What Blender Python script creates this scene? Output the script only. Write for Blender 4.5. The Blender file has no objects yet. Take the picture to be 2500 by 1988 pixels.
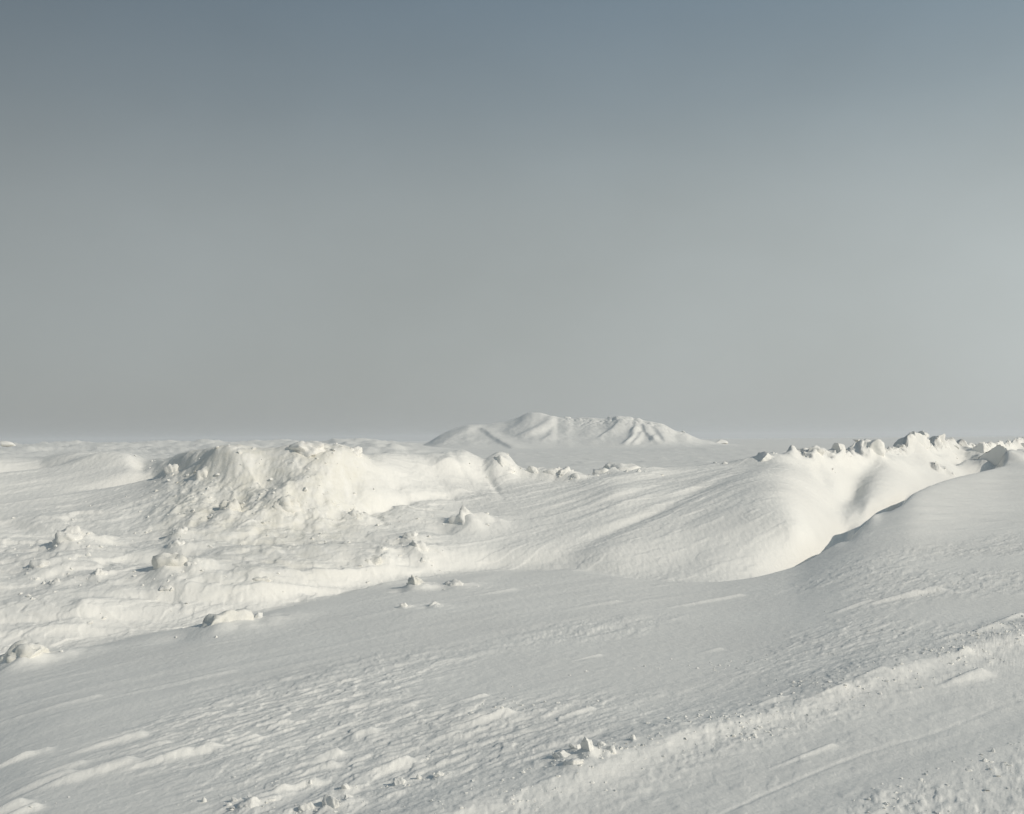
import bpy, math, random
import numpy as np
from mathutils import Vector, Matrix

# ------------------------------------------------------------------ camera, sky, sun
SC = bpy.context.scene
F = 2680.0                      # focal length in pixels of the 2500 px wide photograph
CAMH = 2.5
ROLL = math.radians(0.46)
PX0, PY0 = 1250.0, 1073.0       # where the level view axis meets the picture
SUN_AZ = math.radians(118)      # clockwise from the view direction (+Y)
SUN_EL = math.radians(29)

cam_data = bpy.data.cameras.new('camera')
cam = bpy.data.objects.new('camera', cam_data)
SC.collection.objects.link(cam)
cam.location = (0, 0, CAMH)
cam.rotation_euler = (math.radians(90), ROLL, 0)
cam_data.sensor_width = 36
cam_data.lens = 36 * F / 2500
cam_data.shift_y = (PY0 - 994) / 2500
cam_data.clip_start = 0.1
cam_data.clip_end = 30000
SC.camera = cam

world = bpy.data.worlds.new('World')
SC.world = world
world.use_nodes = True
wt = world.node_tree
wt.nodes.clear()
w_out = wt.nodes.new('ShaderNodeOutputWorld')
w_bg = wt.nodes.new('ShaderNodeBackground')
w_sky = wt.nodes.new('ShaderNodeTexSky')
w_sky.sky_type = 'NISHITA'
w_sky.sun_disc = False
w_sky.sun_elevation = SUN_EL
w_sky.sun_rotation = SUN_AZ
w_sky.air_density = 1.0
w_sky.dust_density = 1.0
w_sky.ozone_density = 1.0
w_sky.altitude = 0
w_hsv = wt.nodes.new('ShaderNodeHueSaturation')
w_hsv.inputs['Saturation'].default_value = 0.5
w_bg.inputs['Strength'].default_value = 0.10
wt.links.new(w_sky.outputs[0], w_hsv.inputs['Color'])
# a thin even veil of ice haze over the whole dome: palest low down, brighter towards the sun
w_geo = wt.nodes.new('ShaderNodeNewGeometry')
w_sep = wt.nodes.new('ShaderNodeSeparateXYZ')
w_neg = wt.nodes.new('ShaderNodeVectorMath'); w_neg.operation = 'SCALE'; w_neg.inputs['Scale'].default_value = -1.0
wt.links.new(w_geo.outputs['Incoming'], w_neg.inputs[0])
wt.links.new(w_neg.outputs[0], w_sep.inputs[0])
w_ramp = wt.nodes.new('ShaderNodeValToRGB')
w_ramp.color_ramp.interpolation = 'B_SPLINE'
VEIL = [(0.0, (.385, .405, .400)), (0.09, (.40, .428, .418)), (0.20, (.355, .39, .388)), (0.29, (.235, .285, .31)), (0.41, (.125, .185, .238)), (1.0, (.125, .17, .215))]
while len(w_ramp.color_ramp.elements) < len(VEIL):
    w_ramp.color_ramp.elements.new(0.5)
for e, (p, c) in zip(w_ramp.color_ramp.elements, VEIL):
    e.position = p; e.color = (c[0], c[1], c[2], 1)
wt.links.new(w_sep.outputs['Z'], w_ramp.inputs['Fac'])
w_dot = wt.nodes.new('ShaderNodeVectorMath'); w_dot.operation = 'DOT_PRODUCT'
w_dot.inputs[1].default_value = (math.sin(SUN_AZ - 0.35), math.cos(SUN_AZ - 0.35), 0)
wt.links.new(w_neg.outputs[0], w_dot.inputs[0])
w_exp = wt.nodes.new('ShaderNodeMath'); w_exp.operation = 'MULTIPLY_ADD'
w_exp.inputs[1].default_value = 0.58; w_exp.inputs[2].default_value = -0.05
wt.links.new(w_dot.outputs['Value'], w_exp.inputs[0])
w_pow = wt.nodes.new('ShaderNodeMath'); w_pow.operation = 'EXPONENT'
wt.links.new(w_exp.outputs[0], w_pow.inputs[0])
w_x10 = wt.nodes.new('ShaderNodeMath'); w_x10.operation = 'MULTIPLY'; w_x10.inputs[1].default_value = 10.0
wt.links.new(w_pow.outputs[0], w_x10.inputs[0])
w_veil = wt.nodes.new('ShaderNodeVectorMath'); w_veil.operation = 'SCALE'
# faint uneven wisps in the haze
w_map = wt.nodes.new('ShaderNodeMapping'); w_map.inputs['Scale'].default_value = (1.6, 1.6, 2.6)
wt.links.new(w_neg.outputs[0], w_map.inputs['Vector'])
w_noi = wt.nodes.new('ShaderNodeTexNoise'); w_noi.inputs['Scale'].default_value = 1.7; w_noi.inputs['Detail'].default_value = 4; w_noi.inputs['Roughness'].default_value = 0.55
wt.links.new(w_map.outputs[0], w_noi.inputs['Vector'])
w_wr = wt.nodes.new('ShaderNodeValToRGB')
w_wr.color_ramp.elements[0].position = 0.3; w_wr.color_ramp.elements[0].color = (0.93, 0.93, 0.925, 1)
w_wr.color_ramp.elements[1].position = 0.7; w_wr.color_ramp.elements[1].color = (1.05, 1.055, 1.065, 1)
wt.links.new(w_noi.outputs['Fac'], w_wr.inputs['Fac'])
w_wm = wt.nodes.new('ShaderNodeVectorMath'); w_wm.operation = 'MULTIPLY'
wt.links.new(w_ramp.outputs['Color'], w_wm.inputs[0]); wt.links.new(w_wr.outputs['Color'], w_wm.inputs[1])
wt.links.new(w_wm.outputs[0], w_veil.inputs[0]); wt.links.new(w_x10.outputs[0], w_veil.inputs['Scale'])
w_mix = wt.nodes.new('ShaderNodeMix'); w_mix.data_type = 'RGBA'; w_mix.inputs['Factor'].default_value = 0.92
wt.links.new(w_hsv.outputs[0], w_mix.inputs[6]); wt.links.new(w_veil.outputs[0], w_mix.inputs[7])
wt.links.new(w_mix.outputs[2], w_bg.inputs[0])
wt.links.new(w_bg.outputs[0], w_out.inputs[0])

sun_data = bpy.data.lights.new('sun', 'SUN')
sun_data.energy = 2.28
sun_data.angle = math.radians(0.6)
sun_data.color = (1.0, 0.918, 0.79)
sun = bpy.data.objects.new('sun', sun_data)
SC.collection.objects.link(sun)
sdir = Vector((math.sin(SUN_AZ) * math.cos(SUN_EL), math.cos(SUN_AZ) * math.cos(SUN_EL), math.sin(SUN_EL)))
sun.rotation_euler = sdir.to_track_quat('Z', 'Y').to_euler()
sun.location = sdir * 60

SC.view_settings.view_transform = 'Standard'
SC.view_settings.look = 'None'
SC.view_settings.exposure = 0.11
SC.view_settings.gamma = 1.0
SC.render.engine = 'CYCLES'
SC.cycles.max_bounces = 6
SC.cycles.diffuse_bounces = 3
SC.cycles.volume_bounces = 2

# ------------------------------------------------------------------ helpers
ct, st_ = math.cos(ROLL), math.sin(ROLL)

def unproject(px, py, d):
    """pixel of the photograph + distance ahead of the camera -> point in the world"""
    a = (np.asarray(px, float) - PX0) / F
    b = (PY0 - np.asarray(py, float)) / F
    d = np.asarray(d, float)
    return d * (ct * a + st_ * b), d, CAMH + d * (-st_ * a + ct * b)

def project(x, y, z):
    a = (x * ct - (z - CAMH) * st_) / y
    b = (x * st_ + (z - CAMH) * ct) / y
    return PX0 + a * F, PY0 - b * F

_rs = np.random.RandomState(7)
_P = _rs.permutation(256).astype(np.int32)
_ang = _rs.rand(256) * 2 * np.pi
_GX, _GY = np.cos(_ang).astype(np.float32), np.sin(_ang).astype(np.float32)

def noise2(x, y, s=0):
    x = np.asarray(x, np.float64) + s * 17.31
    y = np.asarray(y, np.float64) - s * 9.77
    xi = np.floor(x).astype(np.int32); yi = np.floor(y).astype(np.int32)
    xf = (x - xi).astype(np.float32); yf = (y - yi).astype(np.float32)
    u = xf * xf * xf * (xf * (xf * 6 - 15) + 10); v = yf * yf * yf * (yf * (yf * 6 - 15) + 10)
    def g(i, j, fx, fy):
        h = _P[(_P[(xi + i) & 255] + yi + j) & 255]
        return _GX[h] * fx + _GY[h] * fy
    a = g(0, 0, xf, yf); b = g(1, 0, xf - 1, yf); c = g(0, 1, xf, yf - 1); d = g(1, 1, xf - 1, yf - 1)
    return (a + u * (b - a) + v * (c - a + u * (a - b - c + d))) * 1.5

def fbm(x, y, oct=4, s=0, gain=0.5, lac=2.03):
    r = 0; a = 1.0
    for k in range(oct):
        r = r + a * noise2(x, y, s + k * 3)
        x = x * lac; y = y * lac; a *= gain
    return r

def sstep(a, b, x):
    t = np.clip((x - a) / (b - a), 0, 1)
    return t * t * (3 - 2 * t)

def band(x, a, b, soft):
    return sstep(a - soft, a + soft, x) * (1 - sstep(b - soft, b + soft, x))

def pchip(nodes, tq):
    """monotone cubic through nodes (n, cols) at t = 0..n-1, evaluated at tq"""
    n = nodes.shape[0]
    dlt = np.diff(nodes, axis=0)
    m = np.zeros_like(nodes)
    p = dlt[:-1] * dlt[1:]
    m[1:-1] = np.where(p > 0, 2 * dlt[:-1] * dlt[1:] / (dlt[:-1] + dlt[1:] + 1e-12), 0)
    m[0], m[-1] = dlt[0], dlt[-1]
    i = np.clip(np.floor(tq).astype(int), 0, n - 2)
    f = (tq - i)[:, None]
    h00 = 2 * f**3 - 3 * f**2 + 1; h10 = f**3 - 2 * f**2 + f; h01 = -2 * f**3 + 3 * f**2; h11 = f**3 - f**2
    return h00 * nodes[i] + h10 * m[i] + h01 * nodes[i + 1] + h11 * m[i + 1]

def gsmooth(a, sig):
    if sig <= 0: return a
    r = int(3 * sig) + 1
    k = np.exp(-0.5 * (np.arange(-r, r + 1) / sig) ** 2); k /= k.sum()
    return np.convolve(np.pad(a, r, mode='edge'), k, mode='valid')

def grid_object(name, X, Y, Z, mat, attrs=None, rows=None, cols=None, normals=None):
    """rows x cols sheet as one mesh object"""
    if rows is not None:
        X, Y, Z = X[rows, cols], Y[rows, cols], Z[rows, cols]
        if attrs: attrs = {k: v[rows, cols] for k, v in attrs.items()}
        if normals is not None: normals = normals[rows, cols]
    nr, nc = X.shape
    co = np.stack([X, Y, Z], -1).astype(np.float32).reshape(-1)
    idx = np.arange(nr * nc, dtype=np.int32).reshape(nr, nc)
    q = np.stack([idx[:-1, :-1], idx[:-1, 1:], idx[1:, 1:], idx[1:, :-1]], -1).reshape(-1)
    nq = (nr - 1) * (nc - 1)
    me = bpy.data.meshes.new(name)
    me.vertices.add(nr * nc); me.vertices.foreach_set('co', co)
    me.loops.add(nq * 4); me.loops.foreach_set('vertex_index', q)
    me.polygons.add(nq)
    me.polygons.foreach_set('loop_start', np.arange(0, nq * 4, 4, dtype=np.int32))
    me.polygons.foreach_set('use_smooth', np.ones(nq, dtype=bool))
    me.update(calc_edges=True)
    if attrs:
        for k, v in attrs.items():
            at = me.attributes.new(k, 'FLOAT', 'POINT')
            at.data.foreach_set('value', v.astype(np.float32).reshape(-1))
    me.materials.append(mat)
    o = bpy.data.objects.new(name, me)
    SC.collection.objects.link(o)
    return o

def structure(o, label):
    o['kind'] = 'structure'; o['label'] = label
    return o

# ------------------------------------------------------------------ material
def snow_material(name, bump_scale, bump_dist, grain=True):
    m = bpy.data.materials.new(name); m.use_nodes = True
    nt = m.node_tree; nt.nodes.clear()
    out = nt.nodes.new('ShaderNodeOutputMaterial')
    bs = nt.nodes.new('ShaderNodeBsdfPrincipled')
    bs.inputs['Roughness'].default_value = 0.75
    bs.inputs['Specular IOR Level'].default_value = 0.25
    geo = nt.nodes.new('ShaderNodeNewGeometry')
    n1 = nt.nodes.new('ShaderNodeTexNoise'); n1.inputs['Scale'].default_value = 0.6; n1.inputs['Detail'].default_value = 5
    nt.links.new(geo.outputs['Position'], n1.inputs['Vector'])
    r1 = nt.nodes.new('ShaderNodeValToRGB')
    r1.color_ramp.elements[0].position = 0.3; r1.color_ramp.elements[0].color = (0.83, 0.815, 0.775, 1)
    r1.color_ramp.elements[1].position = 0.7; r1.color_ramp.elements[1].color = (0.89, 0.875, 0.83, 1)
    nt.links.new(n1.outputs['Fac'], r1.inputs['Fac'])
    at = nt.nodes.new('ShaderNodeAttribute'); at.attribute_name = 'dirt'
    n2 = nt.nodes.new('ShaderNodeTexNoise'); n2.inputs['Scale'].default_value = 3.0; n2.inputs['Detail'].default_value = 8; n2.inputs['Roughness'].default_value = 0.7
    nt.links.new(geo.outputs['Position'], n2.inputs['Vector'])
    mr = nt.nodes.new('ShaderNodeMapRange'); mr.inputs['From Min'].default_value = 0.35; mr.inputs['From Max'].default_value = 0.75
    nt.links.new(n2.outputs['Fac'], mr.inputs['Value'])
    mul = nt.nodes.new('ShaderNodeMath'); mul.operation = 'MULTIPLY'
    nt.links.new(at.outputs['Fac'], mul.inputs[0]); nt.links.new(mr.outputs[0], mul.inputs[1])
    mx = nt.nodes.new('ShaderNodeMix'); mx.data_type = 'RGBA'
    nt.links.new(mul.outputs[0], mx.inputs['Factor'])
    nt.links.new(r1.outputs['Color'], mx.inputs[6])
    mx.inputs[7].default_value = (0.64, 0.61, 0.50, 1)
    nt.links.new(mx.outputs[2], bs.inputs['Base Color'])
    nb = nt.nodes.new('ShaderNodeTexNoise'); nb.inputs['Scale'].default_value = bump_scale; nb.inputs['Detail'].default_value = 6; nb.inputs['Roughness'].default_value = 0.65
    nt.links.new(geo.outputs['Position'], nb.inputs['Vector'])
    bp = nt.nodes.new('ShaderNodeBump'); bp.inputs['Strength'].default_value = 0.65; bp.inputs['Distance'].default_value = bump_dist
    nt.links.new(nb.outputs['Fac'], bp.inputs['Height'])
    nt.links.new(bp.outputs['Normal'], bs.inputs['Normal'])
    nt.links.new(bs.outputs[0], out.inputs[0])
    return m

SNOW = snow_material('wind_packed_snow', 9.0, 0.02)
SNOW_FAR = snow_material('far_snow', 0.7, 0.15)

# ------------------------------------------------------------------ near terrain: a lofted sheet of snow
def fan(nin, nout, umax=1.15, uin=0.478):
    inner = np.linspace(-uin, uin, nin)
    e = np.linspace(0, 1, nout + 1)[1:] ** 1.6
    outer = uin + (umax - uin) * e
    return np.concatenate([-outer[::-1], inner, outer])

NIN = 1180
U = fan(NIN, 40)
PXU = PX0 + U * F                       # picture column of each grid column

def line(pts, sig=18):
    """a named line across the field given by (px, py, distance); returns Y, Z over the grid columns"""
    p = np.array(pts, float)
    x, y, z = unproject(p[:, 0], p[:, 1], p[:, 2])
    u = x / y
    Yl = np.interp(U, u, y); Zl = np.interp(U, u, z)
    s = sig / (2 * 0.478 * F / NIN)
    return gsmooth(Yl, s), gsmooth(Zl, s)

C_PTS = [(-900, 1800, 12), (0, 1632, 13.7), (150, 1607, 14.1), (350, 1560, 14.8), (500, 1532, 15.2), (620, 1515, 15.6), (800, 1475, 16.5), (1000, 1435, 17.4), (1200, 1405, 18.6), (1400, 1403, 18.6), (1500, 1412, 18.2), (1600, 1424, 17.8), (1750, 1425, 17.8), (1850, 1412, 18.2), (1950, 1385, 19.2), (2028, 1340, 20.5), (2080, 1305, 21.8), (2131, 1272, 23.3), (2178, 1236, 25.3), (2231, 1205, 27), (2312, 1172, 31.5), (2401, 1152, 36), (2457, 1138, 40), (2500, 1122, 43), (2800, 1090, 50), (3500, 1060, 56)]
C = line(C_PTS, 22)
A = (np.full_like(U, 6.4), np.clip(0.075 * U * 6.4, -0.5, 0.1))
A0 = (np.full_like(U, 1.2), np.full_like(U, -0.05))
# middle of the foreground: flat on the left, swelling to the right
B = (gsmooth(A[0] * 0.5 + C[0] * 0.5, 40), gsmooth(A[1] * 0.5 + C[1] * 0.36, 60))
dd = np.interp(PXU, [0, 350, 620, 1000, 1300, 1600, 1800, 2000, 2100, 2200, 2350, 2500], [.9, .9, .8, 1.0, 0.9, .8, .8, 1.4, 2.2, 2.6, 2.8, 3.2])
dz = np.interp(PXU, [0, 350, 620, 1000, 1300, 1450, 1600, 1800, 2000, 2100, 2200, 2350, 2500], [.07, .09, .03, .0, .02, .05, .08, .12, .30, .50, .55, .6, .7])
dd, dz = gsmooth(dd, 22), gsmooth(dz, 22)
D = (C[0] + dd, C[1] - dz)
E = line([(-900, 1600, 14), (0, 1480, 15.9), (150, 1470, 16.1), (350, 1440, 16.8), (500, 1420, 17), (620, 1410, 17.2), (800, 1380, 18), (1000, 1350, 19.2), (1200, 1335, 20.2), (1400, 1338, 20.2), (1500, 1345, 19.9), (1600, 1318, 20.6), (1700, 1268, 21.8), (1780, 1240, 22.3), (1850, 1245, 21.9), (1920, 1275, 21.3), (1970, 1310, 21), (2000, 1335, 22.2), (2050, 1285, 25.2), (2100, 1230, 27.8), (2150, 1200, 29.5), (2200, 1182, 32), (2300, 1155, 38), (2400, 1140, 43), (2500, 1116, 49), (3500, 1070, 62)], 26)
Fl = line([(-900, 1420, 16.5), (0, 1340, 18.6), (200, 1325, 19), (350, 1310, 19.4), (450, 1292, 19.6), (600, 1288, 19.7), (800, 1286, 20.2), (900, 1275, 21), (1000, 1245, 22.1), (1100, 1228, 23), (1200, 1225, 23.3), (1300, 1235, 23), (1400, 1248, 22.6), (1500, 1248, 22.4), (1600, 1225, 23.2), (1700, 1198, 24.2), (1780, 1177, 24.8), (1850, 1163, 25), (1920, 1172, 24.8), (2000, 1212, 26), (2060, 1245, 27.6), (2110, 1185, 30), (2150, 1156, 32), (2200, 1145, 34), (2300, 1130, 40), (2400, 1122, 45), (2500, 1108, 51), (3500, 1064, 66)], 26)
G = line([(-900, 1280, 19), (0, 1230, 21.4), (200, 1200, 22.3), (350, 1185, 22.3), (450, 1185, 21.2), (600, 1190, 20.9), (800, 1190, 21.3), (900, 1195, 21.9), (1000, 1190, 23.1), (1100, 1182, 24.1), (1200, 1182, 24.9), (1300, 1186, 24.9), (1400, 1192, 24.6), (1500, 1188, 24.3), (1600, 1174, 25.4), (1700, 1158, 26.4), (1800, 1143, 27.2), (1850, 1138, 27.5), (1920, 1140, 27.5), (2000, 1152, 29), (2060, 1168, 31), (2110, 1148, 32.5), (2150, 1130, 34), (2200, 1116, 36), (2300, 1110, 42), (2400, 1104, 48), (2500, 1098, 53), (3500, 1058, 70)], 20)
H = line([(-900, 1150, 23), (0, 1130, 25), (100, 1122, 25.5), (200, 1104, 26), (320, 1108, 25.8), (375, 1126, 25.2), (420, 1113, 24.4), (470, 1099, 23.2), (560, 1092, 22.4), (680, 1096, 22.3), (800, 1093, 22.8), (860, 1100, 23.2), (900, 1107, 23.7), (1000, 1108, 25), (1075, 1107, 25.7), (1105, 1100, 26), (1135, 1098, 26.1), (1160, 1111, 26.2), (1182, 1124, 26.3), (1202, 1110, 26.5), (1214, 1102, 26.6), (1234, 1103, 26.8), (1248, 1116, 26.9), (1262, 1138, 27), (1290, 1154, 27), (1400, 1160, 26.4), (1450, 1159, 26.2), (1550, 1150, 27), (1700, 1137, 28.8), (1800, 1124, 30), (1880, 1116, 30.6), (1925, 1114, 31), (1940, 1107, 31.2), (2035, 1108, 33.4), (2050, 1104, 33.8), (2100, 1100, 34.6), (2125, 1095, 35), (2160, 1105, 36), (2200, 1097, 38), (2240, 1086, 40), (2300, 1088, 44), (2400, 1086, 49), (2500, 1080, 54), (3500, 1040, 74)], 6)
I = (H[0] + 6, np.full_like(U, -0.15) + 0 * H[1])
J = (H[0] + 14, np.full_like(U, -0.7))
LN = [A0, A, B, C, D, E, Fl, G, H, I, J]
SEG = [22, 270, 140, 40, 84, 100, 110, 100, 26, 6]
tq = np.concatenate([k + np.arange(n) / n for k, n in enumerate(SEG)] + [[len(SEG)]])
ROW0 = np.concatenate([[0], np.cumsum(SEG)])
NY = pchip(np.array([l[0] for l in LN]), tq)
NZ = pchip(np.array([l[1] for l in LN]), tq)
NX = U[None, :] * NY
T = np.repeat(tq[:, None], len(U), 1)
BPX, BPY = project(NX, NY, NZ)          # construction picture coordinates of the bare loft

WA = math.radians(39)                    # wind and track direction over the ground
def wn(x, y):
    return x * math.cos(WA) + y * math.sin(WA), -x * math.sin(WA) + y * math.cos(WA)
S, N = wn(NX, NY)

def sastrugi(s, n, ls, ln, seed):
    w = noise2(s / ls * 0.7, n / ln * 0.4, seed + 50) * 0.6
    v = noise2(s / ls + w, n / ln + w * 0.5, seed)
    return np.where(v > 0, v, v * 0.35)

dZ = np.zeros_like(NZ)
# wind-carved foreground
fg = 1 - sstep(3.0, 3.25, T)
patch = sstep(-0.35, 0.35, noise2(S * .30, N * .55, 3))
m_s = fg * band(N, 6.2, 10.8, 0.7) * (0.15 + 0.85 * patch)
smooth_patch = np.exp(-(((BPX - 1750) / 330) ** 2 + ((BPY - 1690) / 60) ** 2))
m_s *= (1 - 0.6 * smooth_patch) * (1 - .40 * sstep(1250, 1750, BPX))
def crust(ls, ln, seed, lo=.05, hi=.22):
    w = 0.7 * noise2(S / ls * .8, N / ln * .5, seed + 60)
    return sstep(lo, hi, noise2(S / ls + w, N / ln + .4 * w, seed) + .25 * noise2(S / ls * 3.1, N / ln * 2.7, seed + 7))
dZ += m_s * (0.022 * sastrugi(S, N, .95, .34, 1) + 0.010 * sastrugi(S, N, .30, .13, 2) + 0.005 * sastrugi(S, N, .14, .06, 5)
             + 0.010 * crust(.42, .17, 101) + 0.006 * crust(.18, .08, 103, .15, .4) + 0.004 * crust(.09, .045, 105, .2, .45))
m_q = fg * sstep(10.0, 11.4, N)
dZ += m_q * (0.010 * sastrugi(S, N, 3.5, .5, 8) + 0.0025 * sastrugi(S, N, .5, .15, 9) + 0.004 * crust(1.6, .25, 107, .2, .4) + 0.0015 * noise2(NX * 16, NY * 9, 109))
# track berm, wheel track and crumbs on the right of it
bn = N - 5.92 - 0.10 * noise2(S * .8, 0 * S, 4)
berm = np.where(bn > 0, np.exp(-(bn / .55) ** 2), np.exp(-(bn / .17) ** 2))
bermk = 0.55 + 0.45 * sstep(0.2, 2.5, S) + 0.3 * noise2(S * 1.3, N * 1.3, 11)
dZ += fg * 0.062 * berm * bermk
edge = noise2(S * .7, N * .7, 14)
m_c = fg * np.clip(band(N, 5.35, 6.5, 0.25) * 0.75 + (1 - sstep(3.9, 4.4, N + 0.35 * edge)) * 1.0, 0, 1.2)
m_c *= 0.55 + 0.6 * sstep(-0.4, 0.5, noise2(S * 1.1, N * 1.7, 16))
crumb = np.abs(noise2(S * 4, N * 5, 21)) + 0.6 * np.abs(noise2(S * 9, N * 11, 22)) + 0.25 * np.abs(noise2(S * 15, N * 15, 23))
lumps = sstep(.10, .40, noise2(S * 6, N * 7, 24)) + .8 * sstep(.10, .40, noise2(S * 11, N * 12, 25)) + .35 * sstep(.1, .4, noise2(S * 18, N * 18, 26))
dZ += m_c * (0.008 * (crumb - 0.4) + 0.0075 * lumps)
trk = fg * band(N, 4.30, 5.45, 0.25)
dZ -= 0.030 * trk
dZ += trk * (0.006 * fbm(S * 1.6, N * 2.2, 4, 31) + .0025 * sstep(.25, .4, noise2(S * 6, N * 8, 34)) - 0.006 * np.clip(1 - np.abs(N - 4.75 - 0.12 * noise2(S * .6, N * 0, 33)) / .03, 0, 1))
# slopes behind: soft drifts with streaks
m_m = sstep(3.2, 4.2, T) * (1 - sstep(8.0, 8.6, T))
dZ += m_m * (0.035 * noise2(S * .30, N * .9, 41) + 0.012 * sastrugi(S, N, 2.4, .45, 42) + 0.006 * sastrugi(S, N, .9, .2, 43) + 0.008 * crust(1.4, .3, 111, .15, .35) + 0.004 * noise2(NX * 9, NY * 6, 112) + 0.003 * noise2(NX * 19, NY * 11, 113))
# grooves raked along the back of the big drift
m_g = np.exp(-(((BPX - 1560) / 260) ** 2 + ((BPY - 1215) / 80) ** 2)) * sstep(4.6, 5.2, T)
gr = noise2((NX * .67 + NY * .74) * .16, (-NX * .74 + NY * .67) * 1.7, 46) + .4 * noise2((NX * .67 + NY * .74) * .4, (-NX * .74 + NY * .67) * 4.5, 48)
dZ += m_g * 0.05 * gr
m_g2 = np.exp(-(((BPX - 2330) / 150) ** 2 + ((BPY - 1230) / 45) ** 2)) * fg
dZ += m_g2 * 0.03 * noise2(NX * .15, NY * 1.6, 47)

COLPX = PX0 + U * F
def window(px, reach):
    return slice(max(0, np.searchsorted(COLPX, px - reach)), max(1, np.searchsorted(COLPX, px + reach)))

def bump(px, py, w, h, amp, ang=0.0, p=2.0):
    """swelling or hollow on a slope, seen size w x h in picture units, amp in metres"""
    a = math.radians(ang)
    c = window(px, 3.2 * max(w, h) + 20)
    dx, dy = BPX[:, c] - px, BPY[:, c] - py
    ex, ey = (dx * math.cos(a) - dy * math.sin(a)) / w, (dx * math.sin(a) + dy * math.cos(a)) / h
    vis = 1 - sstep(8.3, 8.8, T[:, c])
    dZ[:, c] += amp * vis * np.exp(-((ex * ex + ey * ey) ** (p / 2)))

# left bank: soft swellings, hollows and grooves
m_b = sstep(5.5, 6.3, T) * (1 - sstep(8.1, 8.7, T)) * (1 - sstep(1180, 1300, BPX)) * sstep(300, 480, BPX)
rough_b = m_b * (1 - 0.65 * sstep(820, 960, BPX))
def plates(fx, fy, seed, lo=.02, hi=.16):
    w = 0.5 * noise2(NX * fx * .7, NY * fy * .7, seed + 61)
    return sstep(lo, hi, noise2(NX * fx + w, NY * fy - w, seed) + .3 * noise2(NX * fx * 2.7, NY * fy * 2.7, seed + 8))
dZ += rough_b * (1 - .8 * np.exp(-((T - 8.0) / .4) ** 2)) * (0.044 * plates(1.0, 1.1, 131, 0, .3) + 0.022 * plates(2.2, 2.0, 133, 0, .3) + 0.008 * plates(5.0, 4.0, 135) - .04)
m_e = sstep(3.5, 4.2, T) * (1 - sstep(6.3, 7.0, T)) * (1 - sstep(1020, 1150, BPX)) * (0.4 + .6 * sstep(-.3, .3, noise2(NX * .5, NY * .5, 137)))
dZ += m_e * (0.050 * plates(.42, 1.0, 139) + 0.028 * plates(1.1, 1.9, 141) + 0.012 * plates(2.8, 3.2, 143) - .03)
crestf = 1 - .75 * np.exp(-((T - 8.0) / .45) ** 2)
dZ += rough_b * crestf * (0.05 * noise2(NX * .9, NY * 1.0, 51) + 0.045 * noise2(NX * 2.0, NY * 2.0, 52) + 0.022 * fbm(NX * 4.5, NY * 3.5, 3, 53))
dZ += m_b * sstep(820, 960, BPX) * 0.025 * noise2(NX * 1.6 + NY * 1.2, NY * .35, 56)
m_l = sstep(3.6, 4.3, T) * (1 - sstep(5.6, 6.4, T)) * (1 - sstep(1000, 1120, BPX))
dZ += m_l * (0.05 * noise2(NX * .7, NY * .9, 57) + 0.015 * noise2(NX * 1.6, NY * 1.6, 58) + 0.003 * fbm(NX * 5, NY * 4, 3, 59))
for args in [(415, 1140, 26, 22, -.22), (492, 1150, 45, 30, -.20), (645, 1165, 36, 26, -.16), (590, 1215, 24, 34, -.22), (545, 1232, 26, 30, -.16), (850, 1222, 30, 44, -.20),
             (750, 1190, 60, 40, .30), (690, 1235, 50, 34, .28), (470, 1250, 70, 28, .18), (620, 1265, 60, 18, .15), (905, 1240, 60, 30, -.22), (560, 1120, 60, 20, .25), (820, 1140, 50, 20, .25),
             (780, 1265, 40, 20, .2), (865, 1275, 40, 16, .15), (700, 1150, 30, 30, .2)]:
    bump(*args[:4], args[4] * .62, *args[5:])
for args in [(945, 1165, 12, 95, -.07, 42), (1060, 1150, 14, 60, -.05, 35), (1125, 1140, 8, 40, -.06, 30), (1200, 1175, 8, 36, -.06, 32), (1100, 1130, 30, 14, .12), (1570, 1255, 230, 17, -.10, 24), (1640, 1215, 200, 10, .05, 24)]:
    bump(*args)
for args in [(110, 1300, 110, 16, -.12), (40, 1282, 60, 10, -.10, -8), (90, 1370, 90, 12, .10), (240, 1345, 120, 12, .08), (360, 1370, 90, 10, -.06), (700, 1345, 260, 12, .07), (720, 1318, 260, 8, -.05),
             (830, 1395, 200, 9, .06), (650, 1440, 260, 9, .05), (420, 1462, 200, 8, -.05), (150, 1545, 180, 10, .05), (140, 1515, 200, 8, -.04), (1040, 1215, 150, 10, -.10, 6), (1000, 1255, 80, 16, .12), (1400, 1385, 120, 10, .04)]:
    bump(*args)
# far left shoulder: layered crests
for args in [(60, 1137, 190, 7, -.22, 6), (70, 1118, 160, 6, .18, 8), (250, 1125, 120, 12, .22), (330, 1160, 120, 9, -.22, 14), (345, 1130, 24, 14, -.2)]:
    bump(*args)
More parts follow.
